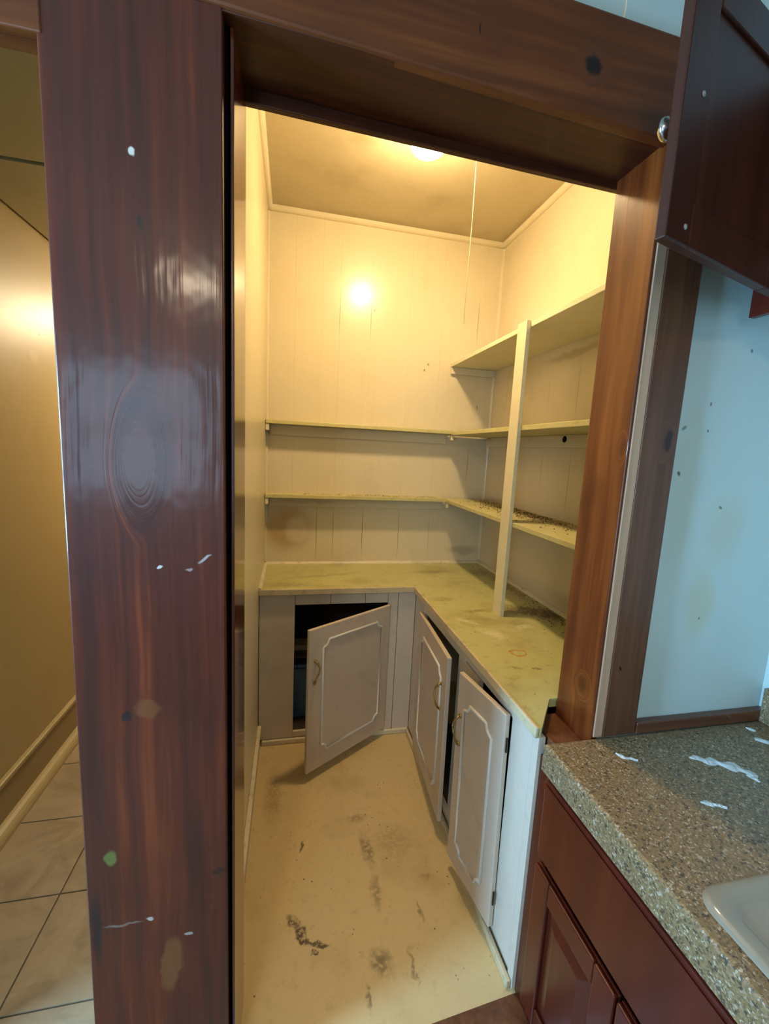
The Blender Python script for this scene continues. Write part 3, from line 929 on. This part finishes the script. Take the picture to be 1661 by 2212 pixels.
def cab_door(parent, hx, hy, z0, w, h, ang, s, hx_handle, hz_handle, lean, ins=(0.075, 0.075, 0.085, 0.085), hmat='brass', label=None, th=0.019, tilt=0.0):
    bm = bmesh.new()
    y0, y1 = (0.0, th) if s > 0 else (-th, 0.0)
    bxm(bm, 0.0, w, y0, y1, 0.0, h, 0.0035)
    d = link('door', bm, 'door_paint', parent, Vector((hx, hy, z0)) - wloc(parent), ang)
    d.rotation_euler = (0, tilt, ang)
    if label:
        d['label'] = label
    yf = th * s
    moulding(d, ins[0], w - ins[1], ins[2], h - ins[3], yf, s)
    if hx_handle is not None:
        handle(d, hx_handle, hz_handle, (yf, s), mat=hmat, lean=lean)
    for zz in (0.09, h - 0.13):
        bm = bmesh.new()
        tube(bm, [(-0.003, yf * 0.5, zz), (-0.003, yf * 0.5, zz + 0.05)], 0.003, 8)
        link('hinge', bm, 'iron', d)
    return d


# back cabinet, front plane y = 1.32
YF = 1.32
cb = thing('base_cabinet', 'white pantry cabinet under the back worktop with its door hanging wide open', 'cabinet', (0.44, 1.5, 0), 'pantry base cabinets')
box('side_board', 0.003, 0.190, YF, YF + 0.02, 0.028, 0.874, 'cab_paint', cb, 0.002)
for a, b in ((0.192, 0.382), (0.384, 0.576), (0.578, 0.708)):
    box('top_board', a, b, YF + 0.002, YF + 0.02, 0.815, 0.874, 'cab_paint', cb, 0.0015)
box('side_board', 0.7095, 0.767, YF, YF + 0.02, 0.026, 0.874, 'cab_paint', cb, 0.0015)
box('side_board', 0.7695, 0.871, YF - 0.002, YF + 0.02, 0.026, 0.874, 'cab_paint', cb, 0.0015)
box('bottom_rail', 0.191, 0.709, YF + 0.002, YF + 0.02, 0.028, 0.062, 'cab_paint', cb, 0.0015)
box('base_strip', 0.02, 0.868, YF - 0.016, YF - 0.001, 0.0, 0.030, 'trim_cream', cb, 0.005)
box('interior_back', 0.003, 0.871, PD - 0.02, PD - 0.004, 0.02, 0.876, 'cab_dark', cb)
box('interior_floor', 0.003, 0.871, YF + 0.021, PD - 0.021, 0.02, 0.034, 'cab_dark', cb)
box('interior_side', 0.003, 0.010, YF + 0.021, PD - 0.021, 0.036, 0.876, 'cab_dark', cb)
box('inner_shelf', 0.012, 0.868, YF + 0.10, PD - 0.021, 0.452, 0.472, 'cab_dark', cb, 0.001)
cab_door(cb, 0.708, YF - 0.008, 0.052, 0.552, 0.757, math.radians(213.1), 1, 0.515, 0.535, 1.0, ins=(0.065, 0.085, 0.09, 0.075))
pb = box('offcut_board', 0.12, 0.34, YF + 0.16, YF + 0.26, 0.4725, 0.502, 'paleboard', None, 0.002)
tag(pb, 'pale board offcut lying inside the open back cabinet', 'board')
tb = thing('storage_box', 'small blue plastic box inside the dark open back cabinet', 'box', (0.27, YF + 0.24, 0.034))
bm = bmesh.new()
hexa(bm, [(-0.09, -0.07, 0), (0.09, -0.07, 0), (0.09, 0.07, 0), (-0.09, 0.07, 0), (-0.10, -0.08, 0.33), (0.10, -0.08, 0.33), (0.10, 0.08, 0.33), (-0.10, 0.08, 0.33)])
bmesh.ops.bevel(bm, geom=list(bm.edges), offset=0.008, segments=2, affect='EDGES')
link('body', bm, 'blueplastic', tb, (0, 0, 0.0005))
lbox('lid', -0.106, 0.106, -0.086, 0.086, 0.331, 0.352, 'blueplastic', tb, 0.004)

# right cabinet, front plane x = 0.872
XF = 0.872
cr = thing('base_cabinet', 'long white pantry cabinet with two narrow ajar doors beside the kitchen', 'cabinet', (1.1, 0.7, 0), 'pantry base cabinets')
box('side_board', XF, XF + 0.02, 1.145, YF - 0.003, 0.026, 0.874, 'cab_paint', cr, 0.0015)
box('top_board', XF + 0.001, XF + 0.02, 0.60, 1.143, 0.822, 0.874, 'cab_paint', cr, 0.0015)
box('top_board', XF, XF + 0.02, 0.206, 0.598, 0.835, 0.874, 'cab_paint', cr, 0.0015)
box('middle_board', XF, XF + 0.02, 0.46, 0.66, 0.045, 0.822, 'cab_paint', cr, 0.0015)
box('side_board', XF - 0.002, XF + 0.02, 0.088, 0.204, 0.045, 0.874, 'cab_paint', cr, 0.0015)
box('side_board', XF - 0.003, XF + 0.02, 0.057, 0.0865, 0.002, 0.874, 'cab_paint', cr, 0.0015)
box('bottom_rail', XF + 0.004, XF + 0.02, 0.66, 1.145, 0.02, 0.062, 'cab_paint', cr, 0.0015)
box('bottom_rail', XF + 0.004, XF + 0.02, 0.09, 0.66, 0.002, 0.044, 'cab_paint', cr, 0.0015)
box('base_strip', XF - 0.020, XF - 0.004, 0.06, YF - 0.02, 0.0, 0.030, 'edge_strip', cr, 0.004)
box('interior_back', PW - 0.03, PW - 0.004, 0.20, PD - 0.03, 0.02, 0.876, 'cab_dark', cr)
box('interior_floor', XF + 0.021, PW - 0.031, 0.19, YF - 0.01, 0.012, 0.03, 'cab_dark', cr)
cab_door(cr, XF - 0.004, 1.15, 0.062, 0.545, 0.752, math.radians(-90 - 4.4), -1, 0.475, 0.545, 1.0, ins=(0.095, 0.075, 0.09, 0.09),
         label='door with brass handle, ajar at its near edge', tilt=math.radians(-1.5))
cab_door(cr, XF - 0.004, 0.195, 0.060, 0.29, 0.788, math.radians(90 + 8.5), 1, 0.262, 0.565, -1.0, ins=(0.062, 0.055, 0.075, 0.09),
         label='narrow door with a dark worn handle, hinged near the doorway', tilt=math.radians(1.0))

# ------------------------------------------------------------------ kitchen base cabinet, worktop and sink
KX = 0.88
kc = thing('kitchen_cabinet', 'cherry red kitchen base cabinet under the speckled worktop', 'cabinet', (1.24, -0.9, 0))
box('carcass_side', KX + 0.005, 1.60, -0.024, -0.006, 0.0, 0.824, 'cab_red', kc)
box('carcass_side', KX + 0.005, 1.60, -1.8, -1.782, 0.0, 0.824, 'cab_red', kc)
box('carcass_floor', KX + 0.005, 1.60, -1.781, -0.025, 0.08, 0.098, 'cab_red', kc)
box('face_rail', KX, KX + 0.018, -1.78, -0.025, 0.79, 0.824, 'cab_red', kc)
box('face_rail', KX, KX + 0.018, -1.78, -0.025, 0.0, 0.079, 'cab_red', kc)
box('face_stile', KX - 0.001, KX + 0.018, 0.0, 0.0555, 0.0, 0.825, 'cab_red', kc, 0.002)
box('face_stile', KX - 0.001, KX + 0.004, -0.02, -0.0005, 0.0, 0.825, 'cab_red', kc, 0.001)


def panel_front(name, y0, y1, z0, z1, fr, parent):
    """overlay front with a bevelled field inside a frame, facing -x"""
    d = box(name, KX - 0.010, KX - 0.001, y0, y1, z0, z1, 'cab_red', parent, 0.003)
    o = wloc(d)
    ys, zs = (y0, y0 + fr, y1 - fr, y1), (z0, z0 + fr, z1 - fr, z1)
    for (a, b, c, e) in ((ys[0], ys[1], z0, z1), (ys[2], ys[3], z0, z1), (ys[1], ys[2], z0, zs[1]), (ys[1], ys[2], zs[2], z1)):
        box('frame_piece', KX - 0.022, KX - 0.0095, a + 0.0003, b - 0.0003, c, e, 'cab_red', d, 0.004)
    bm = bmesh.new()
    a0, a1, c0, c1 = ys[1] + 0.006, ys[2] - 0.006, zs[1] + 0.006, zs[2] - 0.006
    i = 0.035
    xo, xi = KX - 0.011, KX - 0.021
    v = [(xo, a0, c0), (xo, a1, c0), (xo, a1, c1), (xo, a0, c1), (xi, a0 + i, c0 + i), (xi, a1 - i, c0 + i), (xi, a1 - i, c1 - i), (xi, a0 + i, c1 - i)]
    v = [bm.verts.new(Vector(p) - o) for p in v]
    for f in ((0, 1, 5, 4), (1, 2, 6, 5), (2, 3, 7, 6), (3, 0, 4, 7), (4, 5, 6, 7), (3, 2, 1, 0)):
        bm.faces.new([v[k] for k in f])
    link('raised_field', bm, 'cab_red', d)
    return d


dr = box('drawer_front', KX - 0.020, KX - 0.001, -0.62, -0.002, 0.562, 0.80, 'cab_red', kc, 0.005)
box('bead', KX - 0.024, KX - 0.0205, -0.62, -0.002, 0.772, 0.786, 'cab_red', dr, 0.0015)
panel_front('door', -0.31, -0.002, 0.06, 0.532, 0.065, kc)
panel_front('door', -0.62, -0.316, 0.06, 0.532, 0.065, kc)
box('drawer_front', KX - 0.020, KX - 0.001, -1.25, -0.63, 0.562, 0.80, 'cab_red', kc, 0.005)
panel_front('door', -1.25, -0.63, 0.06, 0.532, 0.065, kc)

kt = thing('kitchen_worktop', 'brown speckled kitchen worktop holding a cream sink', 'worktop', (1.2, -0.9, 0.825))
# laid round the sink cut-out
SX0, SX1, SY0, SY1 = 0.905, 1.40, -1.02, -0.425
bm = bmesh.new()


def slab_ring(bm, outer, inner, z0, z1, nose):
    """slab with a rectangular hole; outer/inner lists of (x, y) with equal counts"""
    n = len(outer)
    O1 = [bm.verts.new((x, y, z1)) for x, y in outer]
    I1 = [bm.verts.new((x, y, z1)) for x, y in inner]
    O0 = [bm.verts.new((x, y, z0)) for x, y in outer]
    I0 = [bm.verts.new((x, y, z0)) for x, y in inner]
    for i in range(n):
        j = (i + 1) % n
        bm.faces.new((O1[i], O1[j], I1[j], I1[i]))
        bm.faces.new((O0[i], I0[i], I0[j], O0[j]))
        bm.faces.new((O0[i], O0[j], O1[j], O1[i]))
        bm.faces.new((I0[i], I1[i], I1[j], I0[j]))
    e = [ed_ for ed_ in bm.edges if all(v in O1 for v in ed_.verts)]
    bmesh.ops.bevel(bm, geom=e, offset=nose, segments=4, affect='EDGES', profile=0.5)


ox, oy, oz = 1.2, -0.9, 0.825
outer = [(0.846 - ox, -1.8 - oy), (1.60 - ox, -1.8 - oy), (1.60 - ox, 0.0006 - oy), (0.846 - ox, 0.0006 - oy)]
inner = [(SX0 - ox, SY0 - oy), (SX1 - ox, SY0 - oy), (SX1 - ox, SY1 - oy), (SX0 - ox, SY1 - oy)]
slab_ring(bm, outer, inner, 0.0, 0.078, 0.010)
link('slab', bm, 'granite', kt)
bsp = box('backsplash', 1.578, 1.60, -1.8, -0.004, 0.9035, 1.012, 'granite', kt, 0.004)

# sink: rolled rim, stepped ledge and bowl
sk = thing('sink', 'cream enamel drop-in sink set in the speckled worktop', 'sink', (1.15, -0.72, 0.90))


def rrect(x0, x1, y0, y1, r, n=7):
    pts = []
    for cx, cy, a in ((x1 - r, y1 - r, 0), (x0 + r, y1 - r, 90), (x0 + r, y0 + r, 180), (x1 - r, y0 + r, 270)):
        for k in range(n):
            t = math.radians(a + 90 * k / (n - 1))
            pts.append((cx + r * math.cos(t), cy + r * math.sin(t)))
    return pts


bm = bmesh.new()
rings = []
for (ins, z, r) in ((-0.022, 0.004, 0.045), (-0.019, 0.011, 0.045), (-0.010, 0.015, 0.043), (0.010, 0.015, 0.040), (0.017, 0.009, 0.036), (0.024, 0.0075, 0.034), (0.032, 0.0085, 0.03), (0.105, 0.006, 0.045),
                    (0.118, -0.004, 0.05), (0.13, -0.10, 0.06), (0.145, -0.17, 0.06), (0.18, -0.185, 0.06)):
    ring = rrect(SX0 + ins - 1.15, SX1 - ins - 1.15, SY0 + ins + 0.72, SY1 - ins + 0.72, r)
    rings.append([bm.verts.new((x, y, z)) for x, y in ring])
for A, B in zip(rings, rings[1:]):
    for i in range(len(A)):
        j = (i + 1) % len(A)
        bm.faces.new((A[i], A[j], B[j], B[i]))
bm.faces.new(rings[-1])
link('basin', bm, 'porcelain', sk, smooth=True)
bm = bmesh.new()
lathe(bm, [(0.0, 0.001), (0.02, 0.001), (0.026, 0.004), (0.04, 0.004), (0.042, 0.0)], 24)
link('drain', bm, 'nickel', sk, (0, 0, -0.1848), smooth=True)

# brown strip on the wall above the worktop
struct(box('trim_21', 1.134, 1.602, -0.006, 0.018, 0.9035, 0.938, 'strip_wood', bev=0.004), 'brown wooden strip between worktop and pale blue wall')

# plaster smears and crumbs on the worktop
rd = random.Random(11)


def smear(pts, wid, label):
    bm = bmesh.new()
    P3 = [Vector(p) for p in pts]
    cx = sum((p for p in P3), Vector()) / len(P3)
    wid *= 1.7
    path = []
    for a, b in zip(P3, P3[1:]):
        for k in range(6):
            path.append(a.lerp(b, k / 6))
    path.append(P3[-1])
    n = len(path)
    L, R_, T = [], [], []
    for i, p in enumerate(path):
        d = (path[min(i + 1, n - 1)] - path[max(i - 1, 0)]).normalized()
        s = Vector((-d.y, d.x, 0))
        e = math.sin(math.pi * (i + 0.6) / (n + 0.2)) ** 0.5
        w1, w2 = wid * e * (0.7 + 0.3 * math.sin(i * 0.9 + wid * 500) + rd.uniform(-0.08, 0.08)), wid * e * (0.7 + 0.3 * math.sin(i * 0.7 + 2 + wid * 300) + rd.uniform(-0.08, 0.08))
        L.append(bm.verts.new(p + s * w1 - cx))
        R_.append(bm.verts.new(p - s * w2 - cx))
        T.append(bm.verts.new(p + s * (w1 - w2) * 0.4 - cx + Vector((0, 0, 0.0035 * rd.uniform(0.3, 1)))))
    for i in range(n - 1):
        bm.faces.new((L[i], T[i], T[i + 1], L[i + 1]))
        bm.faces.new((T[i], R_[i], R_[i + 1], T[i + 1]))
    o = link('plaster_smear', bm, 'plaster', None, cx + Vector((0, 0, 0.9034)))
    return tag(o, label, 'plaster', 'plaster left on the kitchen worktop')


smear([(1.015, -0.066, 0), (1.030, -0.083, 0), (1.055, -0.098, 0)], 0.006, 'short pale plaster smear nearest the door casing on the speckled worktop')
smear([(1.205, -0.108, 0), (1.235, -0.122, 0), (1.262, -0.138, 0), (1.297, -0.160, 0), (1.312, -0.185, 0), (1.305, -0.212, 0)], 0.013, 'long bent white plaster smear on the speckled worktop')
smear([(1.095, -0.238, 0), (1.12, -0.247, 0), (1.142, -0.262, 0)], 0.006, 'small white plaster smear closest to the sink')
smear([(1.500, -0.028, 0), (1.515, -0.045, 0)], 0.006, 'tiny white plaster chip beside the brown wall strip')
smear([(1.470, -0.075, 0), (1.52, -0.10, 0)], 0.008, 'pale plaster smear at the right edge by the backsplash')

# ------------------------------------------------------------------ kitchen wall cabinet with its open door
kw = thing('wall_cabinet', 'dark cherry kitchen wall cabinet with its door swung open', 'cabinet', (1.41, -0.6, 2.03))
box('carcass_top', 1.256, 1.60, -1.2, -0.05, 2.505, 2.525, 'cab_red', kw, 0.001)
box('carcass_bottom', 1.256, 1.60, -1.2, -0.05, 2.065, 2.083, 'cab_red', kw, 0.001)
box('carcass_side', 1.256, 1.60, -0.068, -0.05, 2.0835, 2.504, 'cab_red', kw, 0.001)
box('carcass_side', 1.256, 1.60, -1.2, -1.182, 2.0835, 2.504, 'cab_red', kw, 0.001)
box('carcass_back', 1.588, 1.60, -1.18, -0.0685, 2.0835, 2.504, 'cab_red', kw, 0.001)
box('face_stile', 1.236, 1.255, -0.115, -0.05, 2.03, 2.525, 'cab_red', kw, 0.002)
box('face_stile', 1.236, 1.255, -1.2, -1.15, 2.03, 2.525, 'cab_red', kw, 0.002)
box('face_rail', 1.236, 1.255, -1.149, -0.116, 2.03, 2.085, 'cab_red', kw, 0.002)
box('face_rail', 1.236, 1.255, -1.149, -0.116, 2.49, 2.525, 'cab_red', kw, 0.002)
UW, UH = 0.458, 0.437
ud = bpy.data.objects.new('door', bpy.data.meshes.new('door'))
bm = bmesh.new()
bxm(bm, 0.06, UW - 0.06, -0.012, -0.006, 0.06, UH - 0.05)
bm.to_mesh(ud.data)
bm.free()
ud.data.materials.append(M['cab_red_obj'])
COL.objects.link(ud)
ud.parent = kw
ud.location = Vector((1.2097, -0.1362, 2.05)) - wloc(kw)
ud.rotation_euler = (0, 0, math.radians(196.57))
lbox('stile', 0.0, 0.0745, -0.020, 0.0, 0.0, UH, 'cab_red_obj', ud, 0.003)
lbox('stile', UW - 0.0745, UW, -0.020, 0.0, 0.0, UH, 'cab_red_obj', ud, 0.003)
lbox('rail', 0.075, UW - 0.075, -0.020, 0.0, 0.0, 0.074, 'cab_red_obj', ud, 0.003)
lbox('rail', 0.075, UW - 0.075, -0.020, 0.0, UH - 0.066, UH, 'cab_red_obj', ud, 0.003)
bm = bmesh.new()
lathe(bm, [(0.0, 0.0), (0.007, 0.0), (0.006, 0.010), (0.007, 0.014), (0.0175, 0.020), (0.0195, 0.025), (0.0165, 0.031), (0.0, 0.034)], 24,
      Matrix.Translation((UW - 0.036, -0.020, 0.20)) @ Matrix.Rotation(math.pi / 2, 4, 'X'))
link('knob', bm, 'nickel', ud, smooth=True)
for zz in (0.235, 0.030):
    bm = bmesh.new()
    lathe(bm, [(0.0, 0.0), (0.005, 0.0), (0.0045, 0.0015), (0.0, 0.003)], 12, Matrix.Translation((UW - 0.055, 0.0, zz)) @ Matrix.Rotation(-math.pi / 2, 4, 'X'))
    link('bumper', bm, 'bumper', ud, smooth=True)
bm = bmesh.new()
bxm(bm, 0.004, 0.040, 0.0005, 0.012, 0.035, 0.075, 0.003)
link('hinge', bm, 'nickel', ud)
